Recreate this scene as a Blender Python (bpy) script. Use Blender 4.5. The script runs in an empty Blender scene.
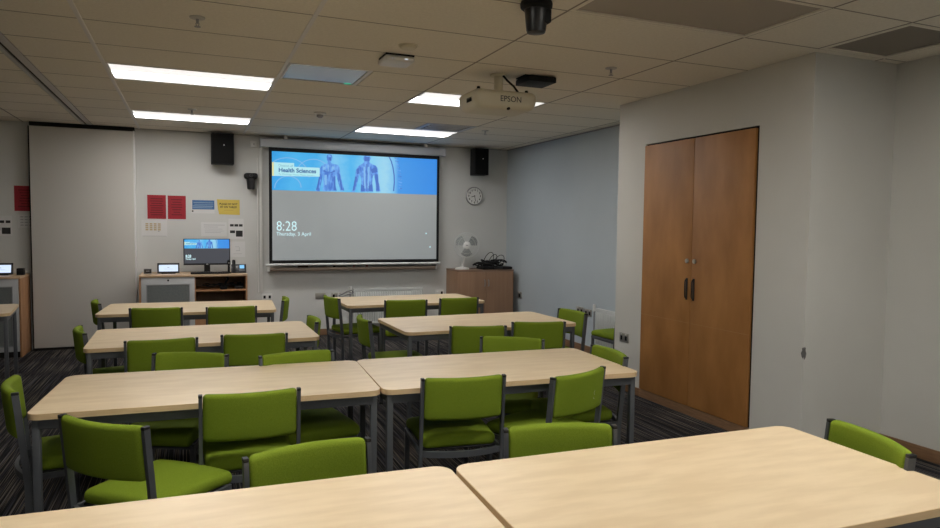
import bpy, bmesh, math, random
from mathutils import Vector, Matrix
random.seed(7)
C = bpy.context.scene.collection
PI = math.pi
CZ = 2.636            # ceiling height
BY = 9.20             # back wall
RX = 4.39             # right wall

# ------------------------------------------------------------------ materials
def mat(name, col, rough=.5, metal=0.0, spec=.5, emit=None, es=0.0):
    m = bpy.data.materials.new(name); m.use_nodes = True
    b = m.node_tree.nodes['Principled BSDF']
    b.inputs['Base Color'].default_value = (*col, 1)
    b.inputs['Roughness'].default_value = rough
    b.inputs['Metallic'].default_value = metal
    b.inputs['Specular IOR Level'].default_value = spec
    if emit:
        b.inputs['Emission Color'].default_value = (*emit, 1)
        b.inputs['Emission Strength'].default_value = es
    return m

def noise_mat(name, c1, c2, scale=(1, 1, 1), nscale=5, detail=4, rough=.5, bump=0.0, lo=.35, hi=.65, spec=.5, coord='Object'):
    m = mat(name, c1, rough, 0, spec); nt = m.node_tree; N = nt.nodes; L = nt.links
    b = N['Principled BSDF']
    tc = N.new('ShaderNodeTexCoord'); mp = N.new('ShaderNodeMapping'); mp.inputs['Scale'].default_value = scale
    nz = N.new('ShaderNodeTexNoise'); nz.inputs['Scale'].default_value = nscale; nz.inputs['Detail'].default_value = detail
    cr = N.new('ShaderNodeValToRGB')
    cr.color_ramp.elements[0].position = lo; cr.color_ramp.elements[0].color = (*c1, 1)
    cr.color_ramp.elements[1].position = hi; cr.color_ramp.elements[1].color = (*c2, 1)
    L.new(tc.outputs[coord], mp.inputs['Vector']); L.new(mp.outputs['Vector'], nz.inputs['Vector'])
    L.new(nz.outputs['Fac'], cr.inputs['Fac']); L.new(cr.outputs['Color'], b.inputs['Base Color'])
    if bump:
        bp = N.new('ShaderNodeBump'); bp.inputs['Strength'].default_value = bump; bp.inputs['Distance'].default_value = .002
        L.new(nz.outputs['Fac'], bp.inputs['Height']); L.new(bp.outputs['Normal'], b.inputs['Normal'])
    return m

def carpet_mat():
    m = mat('carpet', (.02, .02, .02), .95, 0, .1); nt = m.node_tree; N = nt.nodes; L = nt.links
    b = N['Principled BSDF']
    tc = N.new('ShaderNodeTexCoord')
    def layer(scale, lo, hi, c1, c2):
        mp = N.new('ShaderNodeMapping'); mp.inputs['Scale'].default_value = scale
        nz = N.new('ShaderNodeTexNoise'); nz.inputs['Scale'].default_value = 1; nz.inputs['Detail'].default_value = 2
        cr = N.new('ShaderNodeValToRGB')
        cr.color_ramp.elements[0].position = lo; cr.color_ramp.elements[0].color = (*c1, 1)
        cr.color_ramp.elements[1].position = hi; cr.color_ramp.elements[1].color = (*c2, 1)
        L.new(tc.outputs['Object'], mp.inputs['Vector']); L.new(mp.outputs['Vector'], nz.inputs['Vector'])
        L.new(nz.outputs['Fac'], cr.inputs['Fac']); return cr.outputs['Color']
    a = layer((150, 1.3, 1), .53, .61, (.010, .010, .012), (.125, .108, .09))
    c = layer((110, .9, 1), .54, .62, (.0, .0, .0), (.035, .035, .045))
    mx = N.new('ShaderNodeMix'); mx.data_type = 'RGBA'; mx.blend_type = 'ADD'; mx.inputs[0].default_value = 1
    L.new(a, mx.inputs[6]); L.new(c, mx.inputs[7]); L.new(mx.outputs[2], b.inputs['Base Color'])
    return m

def grille_mat(name, c1, c2, scale, axis='X'):
    m = mat(name, c1, .7, 0, .12); nt = m.node_tree; N = nt.nodes; L = nt.links
    b = N['Principled BSDF']; tc = N.new('ShaderNodeTexCoord'); w = N.new('ShaderNodeTexWave')
    w.bands_direction = axis; w.inputs['Scale'].default_value = scale
    cr = N.new('ShaderNodeValToRGB'); cr.color_ramp.elements[0].color = (*c1, 1); cr.color_ramp.elements[1].color = (*c2, 1)
    L.new(tc.outputs['Object'], w.inputs['Vector']); L.new(w.outputs['Fac'], cr.inputs['Fac']); L.new(cr.outputs['Color'], b.inputs['Base Color'])
    return m

def picture_mat(name, k):
    """blue lock-screen picture: noise swirls, pale cyan middle, plain blue right"""
    m = mat(name, (.02, .02, .02), .6); nt = m.node_tree; N = nt.nodes; L = nt.links
    b = N['Principled BSDF']; tc = N.new('ShaderNodeTexCoord'); sp = N.new('ShaderNodeSeparateXYZ')
    L.new(tc.outputs['Generated'], sp.inputs[0])
    cr = N.new('ShaderNodeValToRGB'); e = cr.color_ramp.elements
    e[0].position = 0; e[0].color = (.03, .36, .80, 1); e[1].position = 1; e[1].color = (.035, .26, .78, 1)
    for p, c in ((.12, (.07, .46, .86)), (.24, (.05, .42, .84)), (.36, (.20, .58, .88)), (.46, (.06, .45, .85)), (.58, (.22, .62, .88)), (.66, (.32, .66, .86)), (.72, (.20, .55, .86)), (.75, (.04, .30, .80))):
        n = e.new(p); n.color = (*c, 1)
    nz = N.new('ShaderNodeTexNoise'); nz.inputs['Scale'].default_value = 5; nz.inputs['Detail'].default_value = 3
    nz.inputs['Distortion'].default_value = 1.2
    mp = N.new('ShaderNodeMapping'); mp.inputs['Scale'].default_value = (3, 1, 1)
    L.new(tc.outputs['Generated'], mp.inputs['Vector']); L.new(mp.outputs['Vector'], nz.inputs['Vector'])
    # noise only shifts the ramp position on the left three quarters
    s = N.new('ShaderNodeMath'); s.operation = 'MULTIPLY_ADD'; s.inputs[1].default_value = .10; s.inputs[2].default_value = -.05
    L.new(nz.outputs['Fac'], s.inputs[0])
    lt = N.new('ShaderNodeMath'); lt.operation = 'LESS_THAN'; lt.inputs[1].default_value = .70; L.new(sp.outputs['X'], lt.inputs[0])
    mu = N.new('ShaderNodeMath'); mu.operation = 'MULTIPLY'; L.new(s.outputs[0], mu.inputs[0]); L.new(lt.outputs[0], mu.inputs[1])
    ad = N.new('ShaderNodeMath'); ad.operation = 'ADD'; L.new(sp.outputs['X'], ad.inputs[0]); L.new(mu.outputs[0], ad.inputs[1])
    L.new(ad.outputs[0], cr.inputs['Fac']); L.new(cr.outputs['Color'], b.inputs['Emission Color'])
    b.inputs['Emission Strength'].default_value = k
    return m

M = {}
M['wall'] = noise_mat('wall_paint', (.57, .56, .525), (.61, .60, .565), (1, 1, 1), 1.3, 3, .75, 0, .3, .7, .3)
M['wall_blue'] = noise_mat('wall_pale_blue', (.47, .525, .565), (.51, .565, .60), (1, 1, 1), 1.2, 3, .75, 0, .3, .7, .3)  # alcove wall, a bluer tone than the other walls
M['wall_back'] = noise_mat('wall_paint_back', (.60, .605, .59), (.64, .645, .63), (1, 1, 1), 1.2, 3, .75, 0, .3, .7, .3)
M['carpet'] = carpet_mat()
M['tile'] = noise_mat('ceiling_tile', (.79, .745, .655), (.84, .795, .70), (1, 1, 1), 60, 3, .9, .15, .35, .65, .2)
M['grid'] = mat('ceiling_grid_bar', (.74, .72, .70), .45)
M['gridgap'] = mat('ceiling_gap', (.05, .042, .036), .9)
M['track'] = mat('aluminium_track', (.55, .54, .53), .45, .2)
M['black'] = mat('matt_black', (.010, .010, .011), .6, 0, .25)
M['blackgloss'] = mat('black_plastic', (.014, .014, .016), .3)
M['dark'] = mat('dark_gap', (.010, .009, .008), .9)
M['maple'] = noise_mat('maple_laminate', (.66, .51, .325), (.73, .58, .385), (1.3, 6, 4), 3.2, 6, .36, 0, .38, .62, .45)
M['maple_edge'] = noise_mat('maple_edge_band', (.60, .43, .24), (.66, .48, .28), (2, 20, 20), 4, 3, .45)
M['steel'] = mat('dark_grey_steel', (.088, .093, .102), .40, .25)
M['cap'] = mat('black_end_cap', (.010, .010, .011), .45)
M['green'] = noise_mat('green_upholstery', (.150, .212, .014), (.178, .245, .020), (1, 1, 1), 260, 2, .85, .25, .35, .65, .15)
M['door'] = noise_mat('varnished_ply', (.30, .130, .036), (.43, .200, .060), (1, 2.2, .8), 2.2, 6, .52, 0, .33, .68, .45)
M['plinth'] = noise_mat('brown_timber', (.20, .11, .058), (.27, .15, .08), (3, 3, 30), 3, 3, .5)
M['cabinet'] = noise_mat('brown_laminate', (.30, .175, .105), (.34, .20, .12), (9, 9, .6), 3, 4, .5)
M['cabinet_side'] = noise_mat('brown_laminate_edge', (.38, .19, .09), (.44, .23, .11), (9, 9, .6), 3, 4, .5)
M['desk_top'] = noise_mat('oak_worktop', (.55, .38, .24), (.62, .44, .28), (1, 9, 9), 3, 4, .4)
M['greypanel'] = mat('light_grey_laminate', (.48, .49, .50), .5)
M['fabricgrey'] = noise_mat('grey_acoustic_fabric', (.13, .145, .145), (.19, .205, .20), (1, 1, 1), 130, 2, .9)
M['white'] = mat('white_plastic', (.74, .74, .72), .4)
M['whitemetal'] = mat('white_enamel', (.70, .72, .71), .35)
M['cream'] = mat('cream_plastic', (.66, .61, .47), .4)
M['chrome'] = mat('brushed_steel', (.50, .48, .44), .35, .8)
M['chromegrey'] = mat('grey_metal', (.32, .32, .33), .4, .5)
M['screenwhite'] = mat('projection_fabric', (.25, .265, .27), .8, emit=(.78, .86, .88), es=.155)
M['panelwhite'] = mat('partition_vinyl', (.60, .58, .545), .6)
M['case'] = mat('screen_case', (.52, .54, .58), .35)
M['board'] = mat('whiteboard', (.72, .73, .72), .25)
M['lamp'] = mat('lamp_diffuser', (.8, .8, .8), .5, emit=(1.0, .965, .925), es=17.0)
M['lamp_near'] = mat('lamp_diffuser_bright', (.8, .8, .8), .5, emit=(1.0, .975, .915), es=27.0)
M['lamp_far'] = mat('lamp_diffuser_low', (.8, .8, .8), .5, emit=(1.0, .975, .915), es=34.0)
M['lampdim'] = mat('lamp_spine', (.8, .8, .8), .5, emit=(1.0, .97, .95), es=.78)
M['acrylic'] = mat('unlit_acrylic_panel', (.42, .44, .47), .12, 0, .8)
M['vent'] = grille_mat('vent_grille', (.34, .305, .265), (.55, .50, .44), 42, 'X')
M['vent_dark'] = grille_mat('vent_grille_dark', (.20, .18, .155), (.36, .325, .285), 42, 'Y')
M['red'] = mat('red_paper', (.36, .018, .030), .7)
M['redink'] = mat('dark_red_ink', (.14, .006, .012), .7)
M['bluep'] = mat('blue_print', (.06, .16, .36), .6)
M['bluelight'] = mat('pale_blue_ink', (.34, .46, .62), .6)
M['yellow'] = mat('yellow_paper', (.66, .50, .10), .7)
M['ink'] = mat('black_ink', (.02, .02, .02), .7)
M['gold'] = mat('gold_ink', (.45, .30, .08), .7)
M['paper'] = mat('white_paper', (.68, .68, .68), .6)
M['greyink'] = mat('grey_ink', (.42, .42, .44), .7)
M['pic'] = picture_mat('lock_screen_picture', .82)

def em(name, col, s): return mat(name, (.02, .02, .02), .6, emit=col, es=s)
M['figa'] = em('figure_blue', (.055, .22, .74), .8)
def figure_mat(name, c1, c2, k):
    m = mat(name, (.02, .02, .02), .6); nt = m.node_tree; N = nt.nodes; L = nt.links; b = N['Principled BSDF']
    tc = N.new('ShaderNodeTexCoord'); mp = N.new('ShaderNodeMapping'); mp.inputs['Scale'].default_value = (1, 1, .45)
    nz = N.new('ShaderNodeTexNoise'); nz.inputs['Scale'].default_value = k; nz.inputs['Detail'].default_value = 3
    cr = N.new('ShaderNodeValToRGB'); cr.color_ramp.elements[0].position = .38; cr.color_ramp.elements[1].position = .62
    cr.color_ramp.elements[0].color = (*c1, 1); cr.color_ramp.elements[1].color = (*c2, 1)
    L.new(tc.outputs['Object'], mp.inputs['Vector']); L.new(mp.outputs['Vector'], nz.inputs['Vector']); L.new(nz.outputs['Fac'], cr.inputs['Fac'])
    L.new(cr.outputs['Color'], b.inputs['Emission Color']); b.inputs['Emission Strength'].default_value = .85
    return m
M['figa'] = figure_mat('figure_blue_shaded', (.045, .17, .62), (.15, .40, .86), 26)
M['figb'] = em('figure_deep_blue', (.045, .15, .56), .8)
M['figc'] = em('figure_pale_blue', (.22, .50, .86), .8)
M['tag'] = em('pale_cyan_tag', (.42, .74, .80), .9)
M['tagy'] = em('yellow_tag_edge', (.75, .68, .28), .9)
M['tagtext'] = em('navy_lettering', (.02, .12, .34), .8)
M['tagtext2'] = em('teal_lettering', (.20, .48, .58), .8)
M['clocktext'] = em('pale_cyan_lettering', (.62, .90, .95), .95)
M['mongrey'] = em('monitor_dark_grey', (.045, .048, .060), 1)
M['padscreen'] = em('tablet_screen', (.62, .74, .95), 1.0)
M['padtext'] = em('tablet_grey_mark', (.30, .34, .42), 1.0)
M['phonescreen'] = em('phone_screen', (.20, .52, .85), 1.0)
M['led'] = em('white_led', (.7, .75, .9), 1.0)
M['greenreflect'] = em('green_reflection_glow', (.05, .55, .35), .8)

# ------------------------------------------------------------------ mesh helpers
def nb(): return bmesh.new()

def box(bm, a, b, bev=0.0, seg=2):
    x0, y0, z0 = a; x1, y1, z1 = b
    t = bmesh.new()
    bmesh.ops.create_cube(t, size=1)
    bmesh.ops.scale(t, vec=(abs(x1 - x0), abs(y1 - y0), abs(z1 - z0)), verts=t.verts)
    bmesh.ops.translate(t, vec=((x0 + x1) / 2, (y0 + y1) / 2, (z0 + z1) / 2), verts=t.verts)
    if bev:
        bmesh.ops.bevel(t, geom=list(t.edges), offset=bev, segments=seg, profile=.6, affect='EDGES')
    merge(bm, t)

def merge(bm, t, mtx=None):
    if mtx is not None: bmesh.ops.transform(t, matrix=mtx, verts=t.verts)
    me = bpy.data.meshes.new('tmp'); t.to_mesh(me); t.free()
    bm.from_mesh(me); bpy.data.meshes.remove(me)

def cyl(bm, p0, p1, r0, r1=None, n=16):
    r1 = r0 if r1 is None else r1
    p0, p1 = Vector(p0), Vector(p1); d = p1 - p0
    t = bmesh.new()
    bmesh.ops.create_cone(t, cap_ends=True, segments=n, radius1=r0, radius2=r1, depth=d.length)
    q = Vector((0, 0, 1)).rotation_difference(d.normalized()).to_matrix().to_4x4()
    merge(bm, t, Matrix.Translation((p0 + p1) / 2) @ q)

def ball(bm, c, r, sc=(1, 1, 1), n=12):
    t = bmesh.new(); bmesh.ops.create_uvsphere(t, u_segments=n * 2, v_segments=n, radius=r)
    merge(bm, t, Matrix.Translation(c) @ Matrix.Diagonal((*sc, 1)))

def bar(bm, p0, p1, w, d, up=(0, 0, 1), bev=.003):
    """rectangular tube from p0 to p1: w across, d along the projection of up"""
    p0, p1 = Vector(p0), Vector(p1); z = (p1 - p0); ln = z.length; z.normalize()
    u = Vector(up)
    if abs(z.dot(u)) > .95: u = Vector((0, 1, 0))
    x = u.cross(z).normalized(); y = z.cross(x)
    t = bmesh.new(); bmesh.ops.create_cube(t, size=1)
    bmesh.ops.scale(t, vec=(w, d, ln), verts=t.verts)
    if bev: bmesh.ops.bevel(t, geom=list(t.edges), offset=bev, segments=2, profile=.6, affect='EDGES')
    m = Matrix((x, y, z)).transposed().to_4x4()
    merge(bm, t, Matrix.Translation((p0 + p1) / 2) @ m)

def tube(bm, pts, r, n=8, closed=False):
    pts = [Vector(p) for p in pts]; rings = []; prev = None
    k = len(pts)
    for i, p in enumerate(pts):
        if closed: d = pts[(i + 1) % k] - pts[(i - 1) % k]
        else: d = pts[min(i + 1, k - 1)] - pts[max(i - 1, 0)]
        d.normalize()
        if prev is None:
            u = Vector((0, 0, 1)) if abs(d.z) < .9 else Vector((1, 0, 0))
        else: u = prev
        x = (u - d * u.dot(d)).normalized(); prev = x; y = d.cross(x)
        rings.append([bm.verts.new(p + (x * math.cos(a) + y * math.sin(a)) * r) for a in [2 * PI * j / n for j in range(n)]])
    for i in range(k if closed else k - 1):
        A, B = rings[i], rings[(i + 1) % k]
        for j in range(n): bm.faces.new((A[j], A[(j + 1) % n], B[(j + 1) % n], B[j]))
    if not closed:
        bm.faces.new(rings[0][::-1]); bm.faces.new(rings[-1])

def sweep_rect(bm, pts, w, h):
    """flat-sided strip through pts (in plan), w in plan across, h in z"""
    pts = [Vector(p) for p in pts]; R = []
    for i, p in enumerate(pts):
        d = pts[min(i + 1, len(pts) - 1)] - pts[max(i - 1, 0)]; d.z = 0; d.normalize()
        nrm = Vector((-d.y, d.x, 0)) * w / 2; z = Vector((0, 0, h / 2))
        R.append([bm.verts.new(p + s * nrm + t * z) for s, t in ((-1, -1), (1, -1), (1, 1), (-1, 1))])
    for A, B in zip(R, R[1:]):
        for j in range(4): bm.faces.new((A[j], A[(j + 1) % 4], B[(j + 1) % 4], B[j]))
    bm.faces.new(R[0][::-1]); bm.faces.new(R[-1])

def pad(bm, size, r, fn=None, n=(12, 8, 4)):
    """cushion: box rounded by r on all edges, then bent by fn(v)"""
    h = [s / 2 for s in size]
    def ax(a, k):
        rr = min(r, a * .98)
        e = [-a, -a + rr * .25, -a + rr * .6, -a + rr]
        mid = [(-a + rr) + (2 * a - 2 * rr) * i / k for i in range(1, k)]
        return e + mid + [-v for v in e[::-1]]
    A = [ax(h[i], n[i]) for i in range(3)]
    cache = {}
    def V(p):
        key = tuple(round(c, 6) for c in p)
        if key not in cache:
            v = Vector(p); q = Vector([max(-h[i] + min(r, h[i] * .98), min(h[i] - min(r, h[i] * .98), p[i])) for i in range(3)])
            d = v - q
            if d.length > 1e-9: v = q + d.normalized() * r if r <= min(h) else q + Vector([d[i] for i in range(3)]).normalized() * min(r, min(h))
            if fn: v = Vector(fn(v))
            cache[key] = bm.verts.new(v)
        return cache[key]
    for i in range(3):
        j, k = (i + 1) % 3, (i + 2) % 3
        for s in (-1, 1):
            for a0, a1 in zip(A[j], A[j][1:]):
                for b0, b1 in zip(A[k], A[k][1:]):
                    q = []
                    for a, b in ((a0, b0), (a1, b0), (a1, b1), (a0, b1)):
                        p = [0, 0, 0]; p[i] = s * h[i]; p[j] = a; p[k] = b; q.append(V(p))
                    if s < 0: q.reverse()
                    if len(set(q)) == 4:
                        try: bm.faces.new(q)
                        except ValueError: pass

def prism(bm, poly, z0, z1, mtx=None):
    """polygon in xy, extruded z0..z1"""
    t = bmesh.new()
    lo = [t.verts.new((x, y, z0)) for x, y in poly]; hi = [t.verts.new((x, y, z1)) for x, y in poly]
    t.faces.new(lo[::-1]); t.faces.new(hi)
    k = len(poly)
    for i in range(k): t.faces.new((lo[i], lo[(i + 1) % k], hi[(i + 1) % k], hi[i]))
    bmesh.ops.recalc_face_normals(t, faces=t.faces)
    merge(bm, t, mtx)

def lathe(bm, prof, c=(0, 0, 0), n=24, mtx=None):
    t = bmesh.new(); R = []
    for r, z in prof:
        R.append([t.verts.new((r * math.cos(2 * PI * j / n), r * math.sin(2 * PI * j / n), z)) for j in range(n)])
    for A, B in zip(R, R[1:]):
        for j in range(n): t.faces.new((A[j], A[(j + 1) % n], B[(j + 1) % n], B[j]))
    t.faces.new(R[0][::-1]); t.faces.new(R[-1])
    bmesh.ops.recalc_face_normals(t, faces=t.faces)
    merge(bm, t, Matrix.Translation(c) @ (mtx or Matrix()))

def obj(name, bm, m, parent=None, smooth=True, ang=40):
    me = bpy.data.meshes.new(name); bm.to_mesh(me); bm.free()
    me.materials.append(m)
    if smooth:
        for p in me.polygons: p.use_smooth = True
        me.set_sharp_from_angle(angle=math.radians(ang))
    o = bpy.data.objects.new(name, me); C.objects.link(o)
    if parent: o.parent = parent
    return o

def bx(name, a, b, m, parent=None, bev=0.0, seg=2):
    bm = nb(); box(bm, a, b, bev, seg); return obj(name, bm, m, parent)

def tag(o, label, cat, group=None):
    o['label'] = label; o['category'] = cat
    if group: o['group'] = group
    return o
def thing(name, label, cat, loc=(0, 0, 0), rz=0.0, group=None):
    o = bpy.data.objects.new(name, None); C.objects.link(o); o.empty_display_size = .1
    o.location = loc; o.rotation_euler = (0, 0, rz)
    return tag(o, label, cat, group)
def struct(o): o['kind'] = 'structure'; return o

def copy_tree(o, parent=None):
    c = o.copy(); C.objects.link(c)
    if parent: c.parent = parent
    for ch in o.children: copy_tree(ch, c)
    return c

def text_bm(txt, size, depth=.0006, align='LEFT', bold=0.0):
    cu = bpy.data.curves.new('t', 'FONT'); cu.body = txt; cu.size = size; cu.align_x = align; cu.extrude = depth
    cu.offset = bold; cu.resolution_u = 3
    o = bpy.data.objects.new('t', cu); C.objects.link(o)
    bpy.context.view_layer.update()
    me = bpy.data.meshes.new_from_object(o.evaluated_get(bpy.context.evaluated_depsgraph_get()))
    bm = nb(); bm.from_mesh(me)
    bpy.data.objects.remove(o); bpy.data.curves.remove(cu); bpy.data.meshes.remove(me)
    return bm
def text_wall(name, txt, x, y, z, size, m, parent, align='LEFT', width=None, bold=0.0):
    """lettering standing on a surface that faces -Y; (x,z) is the baseline start"""
    bm = text_bm(txt, size, align=align, bold=bold)
    if width:
        xs = [v.co.x for v in bm.verts]; k = width / (max(xs) - min(xs))
        bmesh.ops.scale(bm, vec=(k, 1, 1), verts=bm.verts)
    bmesh.ops.transform(bm, matrix=Matrix.Translation((x, y, z)) @ Matrix.Rotation(PI / 2, 4, 'X'), verts=bm.verts)
    return obj(name, bm, m, parent, smooth=False)

# ------------------------------------------------------------------ room shell
LX, FY = -5.4, -2.7
struct(bx('floor', (LX - .1, FY - .1, -.1), (RX + .1, BY + .1, 0), M['carpet']))
struct(bx('wall_back', (LX - .1, BY, 0), (RX + .1, BY + .1, CZ + .1), M['wall_back']))
struct(bx('wall_left', (LX - .1, FY, 0), (LX, BY, CZ + .1), M['wall']))
struct(bx('wall_front', (LX - .1, FY - .1, 0), (RX + .1, FY, CZ + .1), M['wall']))
NX = 4.46         # right wall on the camera's side of the chase
struct(bx('wall_right', (NX, FY, 0), (NX + .1, 3.30, CZ + .1), M['wall']))
struct(bx('wall_right_alcove', (RX, 5.30, 0), (RX + .1, BY, CZ + .1), M['wall_blue']))
# boxed-in chase holding the cupboard: real opening in its face
CX, CY0, CY1 = 3.70, 3.22, 5.35
OY0, OY1, OZ0, OZ1 = 3.662, 4.945, .0, 2.232
bm = nb()
box(bm, (CX, CY0, 0), (CX + .09, OY0, CZ + .05))
box(bm, (CX, OY1, 0), (CX + .09, CY1, CZ + .05))
box(bm, (CX, OY0, OZ1), (CX + .09, OY1, CZ + .05))
box(bm, (CX + .09, CY0, 0), (NX + .05, CY0 + .09, CZ + .05))
box(bm, (CX + .09, CY1 - .09, 0), (RX + .05, CY1, CZ + .05))
box(bm, (CX + .45, CY0 + .09, 0), (CX + .5, CY1 - .09, CZ + .05))
struct(obj('wall_right_chase', bm, M['wall'], smooth=False))
# chipped corner of the chase: bare dark patch where the plaster has been knocked off
bm = nb()
pts = [(0, -.044), (.009, -.030), (.014, -.004), (.006, .016), (.008, .03), (0, .040), (-.006, .02), (-.004, -.02)]
t = bmesh.new()
prism(bm, pts, 0, .004, Matrix.Translation((CX + .001, CY0 - .0025, .70)) @ Matrix.Rotation(PI / 2, 4, 'X'))
prism(bm, [(-x * 1.2, z * .9) for x, z in pts], 0, .004, Matrix.Translation((CX - .0025, CY0 + .001, .70)) @ Matrix.Rotation(-PI / 2, 4, 'Z') @ Matrix.Rotation(PI / 2, 4, 'X'))
struct(obj('trim_1', bm, mat('bare_plaster', (.11, .105, .10), .9), smooth=False))
# baseboards
def baseboard(name, a, b): struct(bx(name, a, b, M['plinth'], bev=.003))
baseboard('baseboard_back', (-.60, BY - .014, 0), (RX, BY, .085))
baseboard('baseboard_right', (NX - .014, FY, 0), (NX, CY0, .085))
baseboard('baseboard_right_alcove', (RX - .014, CY1, 0), (RX, BY - .014, .085))
baseboard('baseboard_chase', (CX - .014, OY1 + .0, 0), (CX, CY1, .07))
baseboard('baseboard_chase_near', (CX - .014, CY0 - .014, 0), (CX, OY0, .07))
baseboard('baseboard_chase_end', (CX, CY0 - .014, 0), (NX - .014, CY0, .07))

# ceiling: one slab of tiles with real open joints
XL = [LX, -5.355, -4.155, -2.955, -1.755, -.555, .645, 1.845, 3.045, 4.245, 4.47]
YL = [FY, -2.244, -1.644, -1.044, -.444, .156, .756, 1.356, 1.956, 2.556, 3.156, 3.79, 4.40, 4.965, 5.53, 6.10, 6.65, 7.19, 7.73, 8.29, 8.85, BY]
OPEN = set()   # (x index, y index) cells with a fitting set flush into them
LIGHTS = [(5, 14), (5, 18), (7, 14), (7, 18), (5, 8), (7, 7), (5, 2), (7, 2)]
bm = nb()
for i in range(len(XL) - 1):
    for j in range(len(YL) - 1):
        x0, x1, y0, y1 = XL[i], XL[i + 1], YL[j], YL[j + 1]
        if (i, j) in LIGHTS or (i, j) == (7, 9): continue
        g = .007
        cells = [(x0, x1)]
        if i == 8 and j <= 9: cells = [(3.045, 3.645), (3.645, 4.245)]
        if i == 6 and j == 13: cells = [(1.265, 1.845)]
        if i == 4: cells = [(x0, -1.155), (-1.045, x1)]
        if i == 7 and j == 17: cells = [(x0, 2.455)]
        for a, b in cells:
            if i == 8 and j == 9 and a > 3.6: continue
            if b - a < .02: continue
            box(bm, (a + g, y0 + .0035, CZ), (b - g, y1 - .0035, CZ + .015))
struct(obj('ceiling', bm, M['tile'], smooth=False))
struct(bx('ceiling_void', (LX - .1, FY - .1, CZ + .0152), (RX + .1, BY + .1, CZ + .12), M['gridgap']))
# dark shadow-gap beading along the joints
bm = nb()
for x in XL[1:-1]:
    if abs(x + .555) > .01 and abs(x - .645) > .01: box(bm, (x - .006, FY, CZ - .0010), (x + .006, BY, CZ + .001))
box(bm, (3.639, FY, CZ - .0010), (3.651, 3.156, CZ + .001))
for y in YL[1:-1]:
    for a, b in ((LX, -1.155), (-1.045, -.571), (-.545, .629), (.655, 4.45)): box(bm, (a, y - .0045, CZ - .0009), (b, y + .0045, CZ + .001))
struct(obj('trim_8', bm, mat('joint_bead', (.30, .265, .23), .9), smooth=False))
# T-bars that show along the left aisle
for k, x in enumerate((-.555, .645)):
    bm = nb(); box(bm, (x - .016, FY, CZ - .004), (x + .010, BY, CZ + .016), .001, 1)
    struct(obj('trim_%d' % (k + 2), bm, M['grid']))
# operable-wall track in the ceiling
bm = nb()
for a, b, d in ((-1.155, -1.125, .004), (-1.098, -1.045, .005)): box(bm, (a, FY, CZ - d), (b, BY - .1, CZ + .014), .002, 1)
box(bm, (-1.125, FY, CZ + .010), (-1.098, BY - .1, CZ + .014))
struct(obj('trim_4', bm, M['track']))
struct(bx('trim_5', (-1.122, FY, CZ + .006), (-1.101, BY - .1, CZ + .0095), M['dark']))
# trim line where ceiling meets the back and right walls
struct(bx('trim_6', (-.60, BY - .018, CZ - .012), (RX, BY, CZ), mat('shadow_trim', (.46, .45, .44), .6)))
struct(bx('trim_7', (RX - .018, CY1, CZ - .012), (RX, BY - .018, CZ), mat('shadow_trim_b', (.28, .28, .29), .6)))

# ------------------------------------------------------------------ ceiling lights
LBL = {(5, 14): 'lit recessed strip light, nearer of the two above the left aisle', (5, 18): 'lit recessed strip light farther left, closest to the back-wall left loudspeaker',
       (7, 14): 'lit recessed strip light half hidden behind the projector', (7, 18): 'lit recessed strip light in front of the projection screen case',
       (5, 8): 'lit recessed strip light overhead above the nearest left table',
       (7, 7): 'lit recessed strip light overhead above the nearest right table', (5, 2): 'lit recessed strip light behind the camera on the left',
       (7, 2): 'lit recessed strip light behind the camera on the right'}
def ceiling_light(x0, x1, y0, y1, label, lamp):
    cx, cy = (x0 + x1) / 2, (y0 + y1) / 2; hx, hy = (x1 - x0) / 2 - .004, (y1 - y0) / 2 - .003
    t = thing('ceiling_light', label, 'light', (cx, cy, CZ), 0, 'recessed ceiling lights')
    f = nb(); w = .020
    box(f, (-hx, -hy, -.002), (hx, -hy + w * .6, .014)); box(f, (-hx, hy - w * .6, -.002), (hx, hy, .014))
    box(f, (-hx, -hy + w * .6, -.002), (-hx + w, hy - w * .6, .014)); box(f, (hx - w, -hy + w * .6, -.002), (hx, hy - w * .6, .014))
    obj('frame', f, M['white'], t, False)
    a = hx - w; c = hy - w * .6
    d = nb(); box(d, (-a, -.035, .004), (a, c - .045, .013)); obj('diffuser', d, lamp, t, False)
    s = nb(); box(s, (-a, -c, .000), (a, -.035, .013)); obj('reflector', s, M['lampdim'], t, False)
    s = nb(); box(s, (-a, c - .045, .000), (a, c, .013)); obj('reflector', s, M['lampdim'], t, False)
for (i, j) in LIGHTS: ceiling_light(XL[i], XL[i + 1], YL[j], YL[j + 1], LBL[(i, j)], M['lamp'] if j >= 12 else M['lamp_near'] if j > 4 else M['lamp_far'])

# unlit acrylic panel
t = thing('ceiling_panel', 'unlit glossy acrylic ceiling panel in front of the projection screen', 'ceiling panel', (.96, 5.243, CZ))
bm = nb(); hx, hy = .300, .283
for a, b in (((-hx, -hy), (hx, -hy + .014)), ((-hx, hy - .014), (hx, hy)), ((-hx, -hy + .014), (-hx + .014, hy - .014)), ((hx - .03, -hy + .014), (hx, hy - .014))):
    box(bm, (*a, -.004), (*b, .014))
obj('frame', bm, M['grid'], t, False)
bx('lens', (-hx + .014, -hy + .014, .002), (hx - .03, hy - .014, .013), M['acrylic'], t)
bx('led_or_reflection', (.20, hy - .040, -.001), (.25, hy - .016, .0025), M['greenreflect'], t)  # green glow painted in for a reflection on the unlit panel
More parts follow.
